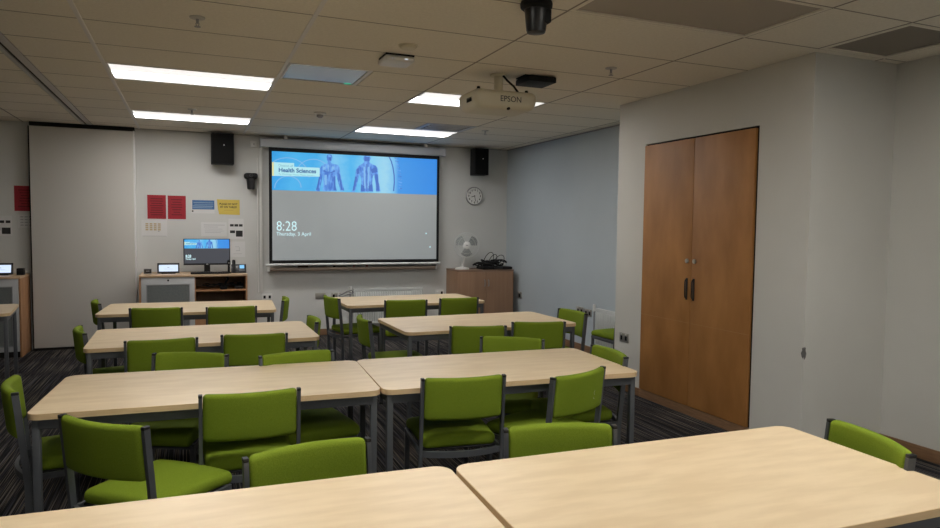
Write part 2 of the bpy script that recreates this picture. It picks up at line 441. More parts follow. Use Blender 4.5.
# air vents
def vent(name, label, x0, x1, y0, y1, m, fw=.02, fm=None, grp=None):
    t = thing(name, label, 'vent', ((x0 + x1) / 2, (y0 + y1) / 2, CZ), 0, grp); hx, hy = (x1 - x0) / 2 - .004, (y1 - y0) / 2 - .003
    bm = nb()
    box(bm, (-hx, -hy, -.003), (hx, -hy + fw, .014)); box(bm, (-hx, hy - fw, -.003), (hx, hy, .014))
    box(bm, (-hx, -hy + fw, -.003), (-hx + fw, hy - fw, .014)); box(bm, (hx - fw, -hy + fw, -.003), (hx, hy - fw, .014))
    obj('frame', bm, fm or M['tile'], t, False)
    bx('grille', (-hx + fw, -hy + fw, .006), (hx - fw, hy - fw, .013), m, t)
    return t
vent('air_vent', 'wide brown-grey return-air grille in the ceiling, top right of the projector', XL[7], XL[8], YL[9], YL[10], M['vent'], .024)
vent('air_vent', 'square dark air grille in the ceiling above the corner of the white chase', 3.645, 4.245, YL[9], YL[10], M['vent_dark'], .034)
t = vent('air_vent', 'small slatted air diffuser in the ceiling beside the light at the screen', 2.455, 3.045, YL[17], YL[18], M['vent_dark'], .05, M['case'])
for k in range(4):
    bm = nb(); box(bm, (-.22, -.19 + k * .11, -.006), (.22, -.15 + k * .11, .005)); obj('slat', bm, M['case'], t, False)

# sprinklers and detectors
def sprinkler(x, y, label):
    t = thing('sprinkler', label, 'sprinkler', (x, y, CZ), 0, 'ceiling sprinklers')
    bm = nb(); lathe(bm, [(.042, 0), (.040, -.006), (.020, -.010)]); obj('escutcheon', bm, M['chrome'], t)
    bm = nb(); cyl(bm, (0, 0, -.010), (0, 0, -.034), .009, .007, 10); cyl(bm, (0, 0, -.050), (0, 0, -.053), .017, None, 12)
    bar(bm, (-.009, 0, -.032), (-.004, 0, -.051), .004, .004, bev=0); bar(bm, (.009, 0, -.032), (.004, 0, -.051), .004, .004, bev=0)
    obj('head', bm, M['chromegrey'], t)
sprinkler(.05, 4.10, 'chrome sprinkler head above the left aisle, nearest the camera')
sprinkler(.03, 7.40, 'chrome sprinkler head between the two strip lights on the left')
sprinkler(2.78, 4.14, 'chrome sprinkler head in the ceiling above the cupboard side, right of projector')
sprinkler(3.25, 7.44, 'small sprinkler head in the ceiling near the right loudspeaker')
t = thing('smoke_detector', 'flat round white smoke detector just above the square ceiling box', 'smoke detector', (1.285, 4.17, CZ))
bm = nb(); lathe(bm, [(.055, 0), (.055, -.012), (.045, -.022), (.02, -.024)]); obj('body', bm, M['cream'], t)
bm = nb(); lathe(bm, [(.064, 0), (.064, -.004)]); obj('base', bm, M['cream'], t)
t = thing('heat_detector', 'small white and chrome round detector before the screen, left of centre', 'detector', (1.235, 7.03, CZ))
bm = nb(); lathe(bm, [(.062, 0), (.060, -.016), (.040, -.022)]); obj('base', bm, M['white'], t)
bm = nb(); lathe(bm, [(.034, -.020), (.034, -.040), (.018, -.052)]); obj('head', bm, M['chromegrey'], t)
t = thing('access_point', 'white square wireless box with small lights on the ceiling', 'wireless box', (1.300, 4.49, CZ))
bm = nb(); pad(bm, (.205, .205, .040), .019, lambda v: (v.x * (1 - .6 * (v.z)), v.y * (1 - .6 * v.z), v.z - .028), (6, 6, 2)); obj('body', bm, M['white'], t)
bx('bracket', (-.098, -.098, -.010), (.098, .09, 0), M['black'], t)
for x, w in ((-.055, .005), (.040, .022)):
    bm = nb(); box(bm, (x - w / 2, -.1045, -.036), (x + w / 2, -.100, -.030), .001); obj('led_or_reflection', bm, M['led'], t)
# hanging ceiling camera
t = thing('ceiling_camera', 'black cylindrical camera hanging from the ceiling at the top edge', 'camera', (1.628, 3.10, CZ))
bm = nb(); lathe(bm, [(.078, 0), (.082, -.012), (.080, -.030), (.066, -.042)], n=28); obj('base', bm, M['black'], t)
bm = nb(); lathe(bm, [(.062, -.040), (.058, -.060), (.050, -.142), (.046, -.154), (.036, -.157)], n=28); obj('body', bm, M['blackgloss'], t)
bx('lens_housing', (.018, -.052, -.110), (.062, .030, -.040), M['black'], t, .012, 3)
# projector
t = thing('projector', 'cream projector hung upside down from the ceiling, facing the screen', 'projector', (2.148, 4.70, .010))
bm = nb(); pad(bm, (.505, .36, .138), .045, lambda v: (v.x * (1 - .10 * (1 if v.z < 0 else 0) * min(1, -v.z / .075)), v.y, v.z + 2.418 ), (8, 6, 3)); obj('body', bm, M['cream'], t)
bm = text_bm('EPSON', .058, .001, 'CENTER')
bmesh.ops.transform(bm, matrix=Matrix.Translation((.030, -.1805, 2.402)) @ Matrix.Rotation(PI / 2, 4, 'X') @ Matrix.Diagonal((.98, 1.02, 1, 1)), verts=bm.verts)
obj('lettering', bm, mat('grey_lettering', (.05, .05, .05), .6), t, False)
bm = nb()
for k in range(6): box(bm, (-.2540, -.105 + k * .016, 2.398), (-.2505, -.096 + k * .016, 2.430))
obj('side_vent', bm, M['dark'], t, False)
bm = nb(); cyl(bm, (0.0, -.02, 2.50), (0, -.02, CZ - .010), .034, None, 18); cyl(bm, (0, -.02, CZ - .022), (0, -.02, CZ - .010), .065, None, 22); box(bm, (-.055, -.075, 2.485), (.055, .04, 2.502), .004)
obj('ceiling_mount', bm, M['cream'], t)
bm = nb(); tube(bm, [(.02, -.06, CZ - .022), (.05, -.075, 2.575), (.095, -.09, 2.535), (.125, -.10, 2.492)], .008); obj('cable', bm, M['black'], t)
for x in (-.20, .19):
    bm = nb(); cyl(bm, (x, -.11, 2.488), (x, -.11, 2.507), .014, .011, 12); obj('foot', bm, M['black'], t)
bm = nb(); cyl(bm, (.020, -.160, 2.354), (.020, -.155, 2.362), .014, None, 14); obj('sensor', bm, M['black'], t)
bm = nb(); cyl(bm, (.17, .165, 2.425), (.17, .200, 2.425), .05, .046, 22); obj('lens', bm, M['blackgloss'], t)
t = thing('receiver_box', 'flat black box fixed to the ceiling right of the projector mount', 'box', (2.450, 4.655, CZ))
bm = nb(); box(bm, (-.115, -.115, -.050), (.115, .115, -.008), .006); obj('body', bm, M['black'], t)
bm = nb(); box(bm, (-.13, -.08, -.008), (.13, .08, 0)); obj('bracket', bm, M['black'], t)

# ------------------------------------------------------------------ furniture: chair
SC = {}
def make_chair(label):
    """local frame: origin on the floor under the top of the back posts' midpoint; faces +Y"""
    r = thing('classroom_chair', label, 'chair', group='green upholstered classroom chairs')
    # seat cushion
    def sf(v):
        x, y, z = v
        k = 1 + .05 * (y / .21)
        z += .010 * (1 - (x / .2) ** 2) * (1 if z > 0 else .2) - .012 * max(0, (y - .10) / .11) ** 2
        return (x * k, y + .265, z + .432)
    bm = nb(); pad(bm, (.390, .415, .058), .026, sf, (8, 8, 2)); obj('seat', bm, M['green'], r)
    # backrest, bowed rearwards
    def bf(v):
        x, y, z = v
        return (x, y - .040 * (1 - (x / .2) ** 2) + .012 + .10 * (.67 - (z + .670)) * 1.0, z + .670)
    bm = nb(); pad(bm, (.392, .042, .212), .020, bf, (12, 1, 4)); obj('backrest', bm, M['green'], r)
    for s in (-1, 1):
        bm = nb()
        P = [(s * .205, .040, 0), (s * .205, .040, .36), (s * .205, .028, .50), (s * .205, .002, .760)]
        w, d = .015, .027
        R = []
        for (x, y, z) in P: R.append([bm.verts.new((x + a * w / 2, y + b * d / 2, z)) for a, b in ((-1, -1), (1, -1), (1, 1), (-1, 1))])
        for A, B in zip(R, R[1:]):
            for j in range(4): bm.faces.new((A[j], A[(j + 1) % 4], B[(j + 1) % 4], B[j]))
        bm.faces.new(R[0][::-1]); bm.faces.new(R[-1])
        p = obj('leg', bm, M['steel'], r, ang=30); p['label'] = 'rear leg rising into the back post'
        bm = nb(); box(bm, (s * .205 - .0085, -.0135, .760), (s * .205 + .0085, .0155, .773), .003); obj('end_cap', bm, M['cap'], p)
        bm = nb(); bar(bm, (s * .200, .445, 0), (s * .200, .430, .395), .024, .024, (0, 1, 0), .003)
        obj('leg', bm, M['steel'], r)['label'] = 'front leg'
    bm = nb()
    for s in (-1, 1): box(bm, (s * .205 - .007, .03, .378), (s * .205 + .007, .445, .404), .002, 1)
    box(bm, (-.2, .418, .378), (.2, .438, .404), .002, 1)
    sweep_rect(bm, [(-.2 + .4 * i / 10, .040 - .045 * (1 - ((i - 5) / 5) ** 2), .391) for i in range(11)], .016, .030)
    obj('seat_frame', bm, M['steel'], r)
    bm = nb()
    pad(bm, (.375, .39, .012), .005, lambda v: (v.x, v.y + .262, v.z + .400), (4, 4, 1)); obj('seat_base', bm, M['cap'], r)
    return r

CH = [  # mid-point of the back posts' tops, heading of the left-to-right line as seen from behind the chair, label
 (-0.307, 2.792, -43, 'green chair turned sideways, leftmost on near side of second-row left table'),
 (0.237, 3.060, -1, 'green chair with back squarely to camera at second-row left table'),
 (1.224, 3.020, -7, 'green chair with back to camera, left one at second-row right table'),
 (1.815, 2.925, 21, 'green chair set askew with pale scuff on back, second-row right table'),
 (-0.735, 3.575, -80, 'green chair at left end of second-row left table, seen from its side'),
 (2.300, 3.381, 84, 'green chair tucked under right end of second-row table, below wall sockets'),
 (-0.005, 4.060, 156, 'green chair on far side of second-row left table, left of two'),
 (0.554, 3.895, 188, 'green chair on far side of second-row left table, right of two'),
 (1.944, 3.965, 145, 'green chair on far side of second-row right table, turned a little'),
 (0.354, 2.220, 189, 'green chair on far side of nearest left table, back cut off by tabletop'),
 (1.248, 2.132, 166, 'green chair on far side of nearest right table, back cut off by tabletop'),
 (2.237, 1.660, 74, 'green chair tucked under right end of nearest table by the white wall'),
 (-0.172, 4.630, 2, 'green chair with back to camera, left one at third-row left table'),
 (0.388, 4.660, -6, 'green chair with back to camera, right one at third-row left table'),
 (1.945, 4.533, -13, 'green chair with back to camera, left one at third-row right table'),
 (2.474, 4.585, -15, 'green chair with back to camera, right one at third-row right table'),
 (-0.685, 5.230, -79, 'green chair at left end of third-row left table before white partition'),
 (0.872, 5.290, 89, 'green chair at right end of third-row left table, only back corner showing'),
 (1.265, 5.220, -93, 'green chair at left end of third-row right table, seat sticking out towards aisle'),
 (3.079, 5.093, 93, 'green chair at right end of third-row right table beside pale blue wall'),
 (-0.277, 6.354, -8, 'green chair with back to camera, left one at farthest left table'),
 (0.330, 6.265, -3, 'green chair with back to camera, right one at farthest left table'),
 (1.944, 6.330, -8, 'green chair with back to camera, left one at farthest right table'),
 (2.518, 6.366, 0, 'green chair with back to camera, right one at farthest right table'),
 (1.315, 6.830, -81, 'green chair at left end of farthest right table, whole side in view'),
 (0.840, 6.820, 82, 'green chair at right end of farthest left table, seen edge on'),
 (-0.790, 7.020, -80, 'green chair at left end of farthest left table before white partition'),
 (3.975, 5.410, 0, 'green chair standing alone by the side radiator, back hidden by chase'),
]
proto = None
for x, y, a, lb in CH:
    if proto is None: proto = make_chair(lb); o = proto
    else: o = copy_tree(proto); o['label'] = lb
    o.location = (x, y, 0); o.rotation_euler = (0, 0, math.radians(a))
    if 'scuff' in lb:
        bm = nb(); by = lambda xx, z: -.0205 - .040 * (1 - (xx / .2) ** 2) + .012 + .10 * (.67 - z)
        for P in ([(.078, .672), (.070, .664), (.072, .655), (.079, .650)], [(.070, .640), (.067, .634), (.074, .629), (.080, .631)]):
            tube(bm, [(xx, by(xx, z), z) for xx, z in P], .0016, 5)
        obj('scuff_mark', bm, mat('pale_scuff', (.42, .46, .25), .9), o)['label'] = 'pale rubbed scuff'

# ------------------------------------------------------------------ furniture: tables
def round_rect(w, d, r, n=6):
    P = []
    for cx, cy, a0 in ((w - r, d - r, 0), (r, d - r, 90), (r, r, 180), (w - r, r, 270)):
        for i in range(n + 1):
            a = math.radians(a0 + 90 * i / n); P.append((cx + r * math.cos(a), cy + r * math.sin(a)))
    return P
def make_table(w, d, label):
    t = thing('classroom_table', label, 'table', group='maple topped classroom tables')
    H = .72; P = round_rect(w, d, .055)
    bm = nb(); prism(bm, round_rect(w - .004, d - .004, .053), H - .0235, H)
    bmesh.ops.translate(bm, vec=(.002, .002, 0), verts=bm.verts)
    obj('table_top', bm, M['maple'], t, ang=30)
    # edge band: ring around the board
    bm = nb(); Q = [(x * (w - .0042) / w + .0021, y * (d - .0042) / d + .0021) for x, y in P]; k = len(P)
    ring = [[bm.verts.new((x, y, z)) for x, y in S] for S, z in ((P, H - .025), (P, H - .001), (Q, H - .0002), (Q, H - .025))]
    for A, B in zip(ring, ring[1:] + ring[:1]):
        for j in range(k): bm.faces.new((A[j], A[(j + 1) % k], B[(j + 1) % k], B[j]))
    bmesh.ops.recalc_face_normals(bm, faces=bm.faces)
    obj('edge_band', bm, M['maple_edge'], t, ang=30)
    bm = nb(); e = .020
    box(bm, (e + .02, e, H - .070), (w - e - .02, e + .022, H - .026), .002, 1); box(bm, (e + .02, d - e - .022, H - .070), (w - e - .02, d - e, H - .026), .002, 1)
    box(bm, (e, e + .02, H - .070), (e + .022, d - e - .02, H - .026), .002, 1); box(bm, (w - e - .022, e + .02, H - .070), (w - e, d - e - .02, H - .026), .002, 1)
    obj('frame', bm, M['steel'], t)
    for x in (e + .015, w - e - .015):
        for y in (e + .015, d - e - .015):
            bm = nb(); box(bm, (x - .015, y - .015, .012), (x + .015, y + .015, H - .026), .006, 2)
            l = obj('leg', bm, M['steel'], t)
            bm = nb(); cyl(bm, (x, y, 0), (x, y, .014), .021, .018, 14); obj('foot', bm, M['cap'], l)
    return t
def put(t, x, y, a): t.location = (x, y, 0); t.rotation_euler = (0, 0, a); return t
for w, d, x, y, a, lb in [
    (1.466, .757, -.629, 3.176, -.058, 'maple table in second row from camera, left of the joined pair'),
    (1.420, .770, .842, 3.085, -.050, 'maple table in second row from camera, right of the joined pair'),
    (1.455, .840, -.621, 4.710, .010, 'maple table in third row, left one, before the white partition'),
    (1.470, .810, 1.454, 4.710, .020, 'maple table in third row, right one, beside the pale blue wall'),
    (1.480, .840, -.756, 6.440, -.058, 'farthest maple table on the left, in front of the media cabinet'),
    (1.465, .820, 1.397, 6.435, .018, 'farthest maple table on the right, in front of the wall radiator'),
    (1.415, .775, .762, 1.262, -.030, 'nearest maple table at bottom right of photo, right of the seam'),
    (1.440, .775, -.698, 1.330, -.040, 'nearest maple table at bottom left of photo, left of the seam'),
    (1.440, .775, -2.85, 6.600, .110, 'maple table cut by left photo edge in the dark adjoining room')]:
    put(make_table(w, d, lb), x, y, a)

# ------------------------------------------------------------------ cupboard in the chase
t = thing('cupboard', 'tall brown two-door cupboard built into the white chase', 'cupboard', (CX, 0, 0))
my = 4.306
for nm, y0, y1, hy, s in (('near', OY0 + .022, my - .002, 4.270, -1), ('far', my + .002, OY1 - .006, 4.350, 1)):
    bm = nb(); box(bm, (-.014, y0, .075), (.012, y1, OZ1 - .016), .004); d = obj('door', bm, M['door'], t)
    bm = nb(); tube(bm, [(-.014, hy, .945), (-.030, hy, .950), (-.034, hy, .965), (-.034, hy, 1.075), (-.030, hy, 1.090), (-.014, hy, 1.095)], .0045); obj('handle', bm, M['blackgloss'], d)
    bm = nb(); box(bm, (-.018, hy - .011, .930), (-.0138, hy + .011, 1.105), .002); obj('handle_plate', bm, M['blackgloss'], d)
    bm = nb(); cyl(bm, (-.014, hy + s * .003, 1.243), (-.024, hy + s * .003, 1.243), .019, .017, 18); obj('lock', bm, M['chrome'], d)
    bm = nb(); box(bm, (-.0146, y0 + .004, .744), (-.0138, y1 - .004, .747)); obj('seam', bm, mat('veneer_seam', (.42, .22, .085), .5), d, False)
bx('frame', (.014, OY0 + .001, .072), (.03, OY1 - .001, OZ1 - .001), M['dark'], t)
bx('plinth', (-.012, OY0 + .001, .001), (.03, OY1 - .001, .070), M['plinth'], t)

# ------------------------------------------------------------------ partition
t = thing('folding_partition', 'tall off-white partition panel parked against the back wall, left', 'partition', (-1.145, 9.14, 0))
bm = nb(); box(bm, (-.535, -.045, .030), (.525, .0, 2.585), .004); p = obj('panel', bm, M['panelwhite'], t)
bx('end_trim', (.525, -.047, .030), (.542, .045, 2.590), mat('white_trim', (.86, .86, .86), .35), t, .002)
bx('inner_leaf', (-.535, .003, .030), (.522, .046, 2.585), M['track'], t)
bx('edge_shade', (-.550, -.030, .001), (-.5355, .045, 2.585), M['dark'], t)  # dark strip painting in the shade of the gap beside the panel
bx('top_seal', (-.535, -.040, 2.588), (.540, .045, CZ - .002), M['dark'], t)
bx('bottom_seal', (-.530, -.038, .001), (.530, .040, .028), M['dark'], t)

# ------------------------------------------------------------------ projection screen
SY = 9.03
t = thing('projection_screen', 'pull-down projection screen showing a blue lock screen and clock', 'projection screen', (0, SY, 0))
bm = nb(); pad(bm, (2.51, .095, .112), .02, lambda v: (v.x + 2.09, v.y + .03, v.z + 2.532), (4, 2, 2)); obj('case', bm, M['case'], t)
for x in (.842, 3.337):
    bx('end_cap', (x - .006, -.02, 2.474), (x + .006, .08, 2.590), M['case'], t, .003)
for x in (1.15, 3.05): bx('bracket', (x - .02, .0, 2.585), (x + .02, .17, CZ), M['grid'], t)
bm = nb(); box(bm, (.938, -.001, .985), (3.250, .001, 2.485)); obj('border', bm, M['black'], t, False)
IX0, IX1, IZ0, IZ1 = .976, 3.213, 1.030, 2.428
bx('sheet', (IX0, -.003, IZ0), (IX1, -.0012, IZ1), M['screenwhite'], t)
bm = nb(); cyl(bm, (.895, 0, .972), (3.275, 0, .972), .016, None, 14); obj('bottom_bar', bm, M['whitemetal'], t)
BZ = IZ1 - .354 * (IZ1 - IZ0)
FRONT = [(538, 150), (543, 130), (562, 122), (582, 130), (589, 152), (584, 178), (576, 192), (579, 206), (605, 214), (640, 222), (652, 246), (657, 290), (674, 380), (694, 455), (660, 455), (641, 390), (626, 322), (619, 312), (616, 400), (627, 455),
         (503, 455), (511, 400), (506, 330), (503, 312), (497, 360), (476, 455), (438, 455), (461, 395), (480, 330), (478, 262), (490, 232), (515, 216), (545, 207), (548, 192), (541, 178)]
BACK = [(858, 160), (866, 140), (890, 134), (918, 142), (926, 165), (914, 188), (912, 200), (940, 218), (972, 232), (988, 262), (994, 374), (1012, 470), (972, 470), (966, 394), (954, 314), (944, 330), (938, 390), (948, 470),
        (834, 470), (844, 388), (838, 330), (824, 314), (813, 366), (786, 470), (756, 470), (784, 376), (794, 272), (812, 236), (842, 218), (866, 200), (866, 188)]
def lock_screen(par, x0, x1, z1, bz, y, k):
    """picture band x0..x1, bz..z1 facing -Y at depth y; k = layer spacing"""
    W = x1 - x0; Hh = z1 - bz
    def uv(p):
        x, yy = p; yt = 95 + (x - 62) * .054
        sf = (x - 62) / 1446; sf = sf / (1.089 - .089 * sf)
        return (x0 + sf * W, z1 - min(1, max(0.0, (yy - yt) / 340)) * Hh)
    def poly(nm, P, m, lay, raw=False):
        bm = nb(); Q = [uv(p) for p in P]
        Y0 = y - lay * k
        a = [bm.verts.new((x, Y0, z)) for x, z in Q]; b = [bm.verts.new((x, Y0 + k * .8, z)) for x, z in Q]
        bm.faces.new(a); bm.faces.new(b[::-1]); n = len(Q)
        for i in range(n): bm.faces.new((a[i], a[(i + 1) % n], b[(i + 1) % n], b[i]))
        bmesh.ops.recalc_face_normals(bm, faces=bm.faces)
        bmesh.ops.triangulate(bm, faces=[f for f in bm.faces if len(f.verts) > 4])
        return obj(nm, bm, m, pic, False)
    bm = nb(); box(bm, (x0, y - k, bz), (x1, y, z1)); pic = obj('picture', bm, M['pic'], par, False)
    poly('figure', FRONT, M['figa'], 2); poly('figure', BACK, M['figa'], 2)
    dk = [[(512, 268), (548, 284), (552, 290), (510, 280)], [(568, 290), (612, 268), (612, 282), (568, 297)], [(548, 300), (552, 300), (552, 450), (548, 450)],
          [(600, 330), (612, 320), (618, 450), (600, 450)], [(640, 300), (652, 300), (680, 450), (664, 450)], [(478, 300), (486, 300), (466, 440), (446, 445)], [(556, 150), (580, 152), (578, 186), (560, 180)],
          [(886, 215), (892, 215), (893, 465), (886, 465)], [(925, 265), (975, 245), (984, 290), (935, 300)], [(800, 260), (822, 250), (826, 300), (802, 310)], [(960, 310), (985, 310), (1000, 460), (980, 460)],
          [(788, 330), (806, 330), (782, 455), (765, 460)], [(840, 400), (870, 420), (868, 465), (838, 465)], [(905, 420), (935, 400), (940, 465), (908, 465)], [(868, 150), (915, 150), (908, 190), (872, 190)]]
    for P in dk: poly('muscle', P, M['figb'], 3)
    for P in ([(545, 222), (556, 220), (556, 280), (550, 280)], [(505, 240), (530, 234), (528, 262), (508, 264)], [(585, 234), (608, 236), (606, 262), (580, 266)], [(520, 310), (540, 310), (538, 400), (522, 400)], [(862, 240), (876, 240), (880, 440), (866, 440)], [(900, 240), (915, 240), (908, 440), (898, 440)]):
        poly('highlight', P, M['figc'], 3)
    for P in ([(480, 250), (502, 300), (478, 455), (500, 455), (506, 320), (500, 240)],): pass
    # spine curve with ribs
    S = [(1086, 140), (1104, 190), (1120, 250), (1130, 320), (1132, 390), (1126, 470)]
    poly('spine', [(x - 5, yy) for x, yy in S] + [(x + 6, yy) for x, yy in S[::-1]], M['figb'], 2)
    for i in range(11):
        yy = 155 + i * 28; xx = 1098 + 42 * math.sin((yy - 130) / 340 * PI * .62)
        poly('rib', [(xx + 30, yy), (xx + 62, yy + 10), (xx + 58, yy + 18), (xx + 28, yy + 7)], M['figa'], 2)
    # swirling arcs on the left
    for cx, cy, r in ((190, 330, 200), (200, 420, 120), (420, 300, 150)):
        A = [(cx + r * math.cos(a), cy + .9 * r * math.sin(a)) for a in [PI + PI * i / 14 for i in range(15)]]
        B = [(cx + (r - 9) * math.cos(a), cy + .9 * (r - 9) * math.sin(a)) for a in [PI + PI * i / 14 for i in range(15)]]
        A = [(max(64, x), yy) for x, yy in A]; B = [(max(64, x), yy) for x, yy in B]
        poly('swirl', A + B[::-1], M['figc'], 1.6)
    # title tag
    poly('title_tag', [(78, 192), (255, 202), (255, 234), (478, 246), (478, 326), (78, 312)], M['tag'], 4)
    poly('tag_edge', [(63, 192), (78, 192), (78, 312), (63, 312)], M['tagy'], 4)
    s = W / 2.237
    X, Z = uv((118, 238)); text_wall('lettering', 'Division of', X, y - 5 * k, Z + .010 * s, .045 * s, M['tagtext2'], pic, width=.180 * s)
    X, Z = uv((118, 285)); text_wall('lettering', 'Health Sciences', X, y - 5 * k, Z + .012 * s, .074 * s, M['tagtext'], pic, width=.475 * s, bold=.0022 * s)
    X, Z = uv((118, 308)); text_wall('lettering', 'Te Wahanga Matua Matau Hauora', X, y - 5 * k, Z + .008 * s, .026 * s, M['tagtext2'], pic, width=.46 * s)
    return pic
lock_screen(t, IX0, IX1, IZ1, BZ, -.003, .0012)
text_wall('lettering', '8:28', 1.024, -.0042, 1.413, .180, M['clocktext'], t, width=.252, bold=-.002)
text_wall('lettering', 'Thursday, 3 April', 1.026, -.0042, 1.350, .066, M['clocktext'], t, width=.438)
for x, z in ((3.06, 1.39), (3.12, 1.20)):
    bm = nb(); box(bm, (x - .010, -.0042, z - .010), (x + .010, -.003, z + .010)); obj('icon', bm, M['clocktext'], t, False)

# whiteboard behind the screen with its pen tray
t = thing('whiteboard', 'wall whiteboard mostly hidden behind the projection screen, with pen tray', 'whiteboard', (0, BY, 0))
bx('panel', (.95, -.018, .955), (3.22, -.001, 2.15), M['board'], t)
bx('tray', (.955, -.105, .885), (3.235, -.001, .925), mat('tray_bronze', (.36, .275, .215), .45), t, .006)
bx('tray_lip', (.955, -.110, .900), (3.235, -.103, .929), mat('tray_lip_bronze', (.44, .35, .28), .45), t, .003)
for x in (.94, 3.238): bx('end_cap', (x - .012, -.115, .878), (x + .012, -.001, .950), M['white'], t, .003)
def tray_thing(nm, x, l, m, label, cat, grp=None, h=.026):
    th = thing(nm, label, cat, (x, BY - .06, .925), 0, grp)
    if h > .03: bx('body', (-l / 2, -.025, .0), (l / 2, .025, h * .6), m, th, .004); bx('felt', (-l / 2, -.024, h * .6), (l / 2, .024, h), M['dark'], th)
    else:
        bm = nb(); cyl(bm, (-l / 2, 0, .011), (l / 2 * .4, 0, .011), .0105, None, 12); obj('barrel', bm, m, th)
        bm = nb(); cyl(bm, (l / 2 * .4, 0, .011), (l / 2, 0, .011), .0100, .008, 12); obj('cap', bm, M['ink'] if int(x * 10) % 2 else M['red'], th)
tray_thing('board_eraser', 1.38, .13, mat('eraser_brown', (.13, .07, .045), .7), 'brown board eraser on the whiteboard tray', 'eraser', None, .05)
tray_thing('marker_pen', 1.75, .12, M['white'], 'white marker pen lying on tray, left of three', 'pen', 'pens on the whiteboard tray')
tray_thing('marker_pen', 2.02, .12, M['white'], 'white marker pen lying on tray, middle of three', 'pen', 'pens on the whiteboard tray')
tray_thing('marker_pen', 2.20, .12, M['white'], 'white marker pen lying on tray, right of three', 'pen', 'pens on the whiteboard tray')

# ------------------------------------------------------------------ back-wall fittings
def loudspeaker(x, label, w=.132):
    t = thing('loudspeaker', label, 'loudspeaker', (x, 9.0, 2.42), 0, 'black wall loudspeakers')
    bm = nb(); box(bm, (-w, -.06, -.190), (w, .12, .190), .008); obj('cabinet', bm, M['black'], t)
    bm = nb(); box(bm, (-w + .01, -.067, -.180), (w - .01, -.060, .180), .003); obj('grille', bm, grille_mat('speaker_cloth', (.004, .004, .004), (.010, .010, .010), 120, 'Z'), t)
    bm = nb(); box(bm, (.008, -.070, .035), (.022, -.067, .049), .001); obj('badge', bm, M['white'], t)
    bx('bracket', (-.05, .12, -.06), (.05, .2, .06), M['black'], t)
loudspeaker(.383, 'black loudspeaker high on back wall, left of the projection screen')
loudspeaker(3.862, 'black loudspeaker high on back wall, right of the screen above the clock', .108)
t = thing('wall_camera', 'small black camera on the back wall beside the screen, below left loudspeaker', 'camera', (.725, 9.11, 2.04))
bx('bracket', (-.03, .02, .01), (.03, .09, .09), M['black'], t, .004)
bm = nb(); pad(bm, (.165, .12, .075), .03, lambda v: (v.x, v.y, v.z + .065), (4, 3, 2)); obj('head', bm, M['black'], t)
bm = nb(); lathe(bm, [(.052, .035), (.050, -.03), (.046, -.095), (.036, -.105)]); obj('body', bm, M['blackgloss'], t)
bm = nb(); cyl(bm, (0, -.058, .07), (0, -.070, .07), .022, .020, 14); obj('lens', bm, M['blackgloss'], t)
# cable trunking and its box
t = thing('cable_trunking', 'white vertical cable trunking left of the projection screen', 'cable trunking', (.858, BY, 0))
bx('cover', (-.017, -.022, .60), (.017, 0, 2.52), M['white'], t, .003)
bx('cover', (-.052, -.016, .60), (-.034, 0, 2.35), M['white'], t, .003)
t = thing('junction_box', 'small white box high on back wall, left of the screen case', 'wall box', (.765, BY, 2.52))
bx('body', (-.04, -.03, -.04), (.04, 0, .04), M['white'], t, .004)
bx('cover', (-.034, -.034, -.034), (.034, -.030, .034), M['white'], t, .002)
bx('switch', (-.005, -.040, -.012), (.012, -.034, .008), M['greyink'], t, .002)

def socket(name, label, loc, rz, w, h, m, plugs=(), n=2):
    big = m is M['white']
    t = thing(name, label, 'socket', loc, rz, 'wall sockets')
    bx('plate', (-w / 2, -.008, -h / 2), (w / 2, 0, h / 2), m, t, .002)
    for k in range(n):
        x = (-w / 2) + w * (k + .5) / n
        bm = nb(); box(bm, (x - w / n * .22, -.010, -h * .30), (x + w / n * .22, -.008, h * .18), .0005, 1); s = obj('outlet', bm, M['black'] if k not in plugs else M['white'], t)
        bm = nb(); box(bm, (x - .006, -.014, h * .32), (x + .006, -.008, h * .42)); obj('switch', bm, M['white'], s)
        if k in plugs: bx('plug', (x - .020, -.050, -.024), (x + .020, -.010, .020), M['black'] if name == 'power_socket' else M['white'], s, .005)
    return t
socket('wall_socket', 'white double socket at foot of the cable trunking', (.925, BY, .545), 0, .130, .080, M['white'])
socket('wall_socket', 'blank brushed-metal socket plate on back wall, left of the radiator', (1.62, BY, .535), 0, .135, .080, M['chrome'], (), 0)
socket('wall_socket', 'metal socket plate with plugs and cables beside the radiator valve', (1.83, BY, .535), 0, .130, .080, M['chrome'], (1,))
socket('wall_socket', 'white double socket beside the brown cabinet, behind farthest right table', (3.33, BY, .535), 0, .130, .080, M['white'], (0,))
socket('wall_socket', 'black and silver single socket on pale blue wall near the corner', (RX, 8.72, .515), -PI / 2, .115, .10, M['chrome'], (), 1)
socket('wall_socket', 'brushed-metal socket on pale blue wall, left of a pair', (RX, 7.08, .490), -PI / 2, .155, .085, M['chrome'], (), 2)
socket('wall_socket', 'brushed-metal socket on pale blue wall, right of a pair', (RX, 6.90, .482), -PI / 2, .155, .085, M['chrome'], (), 2)
socket('wall_socket', 'metal double socket on the chase beside the cupboard', (CX, 5.195, .490), -PI / 2, .135, .085, M['chrome'], (), 2)

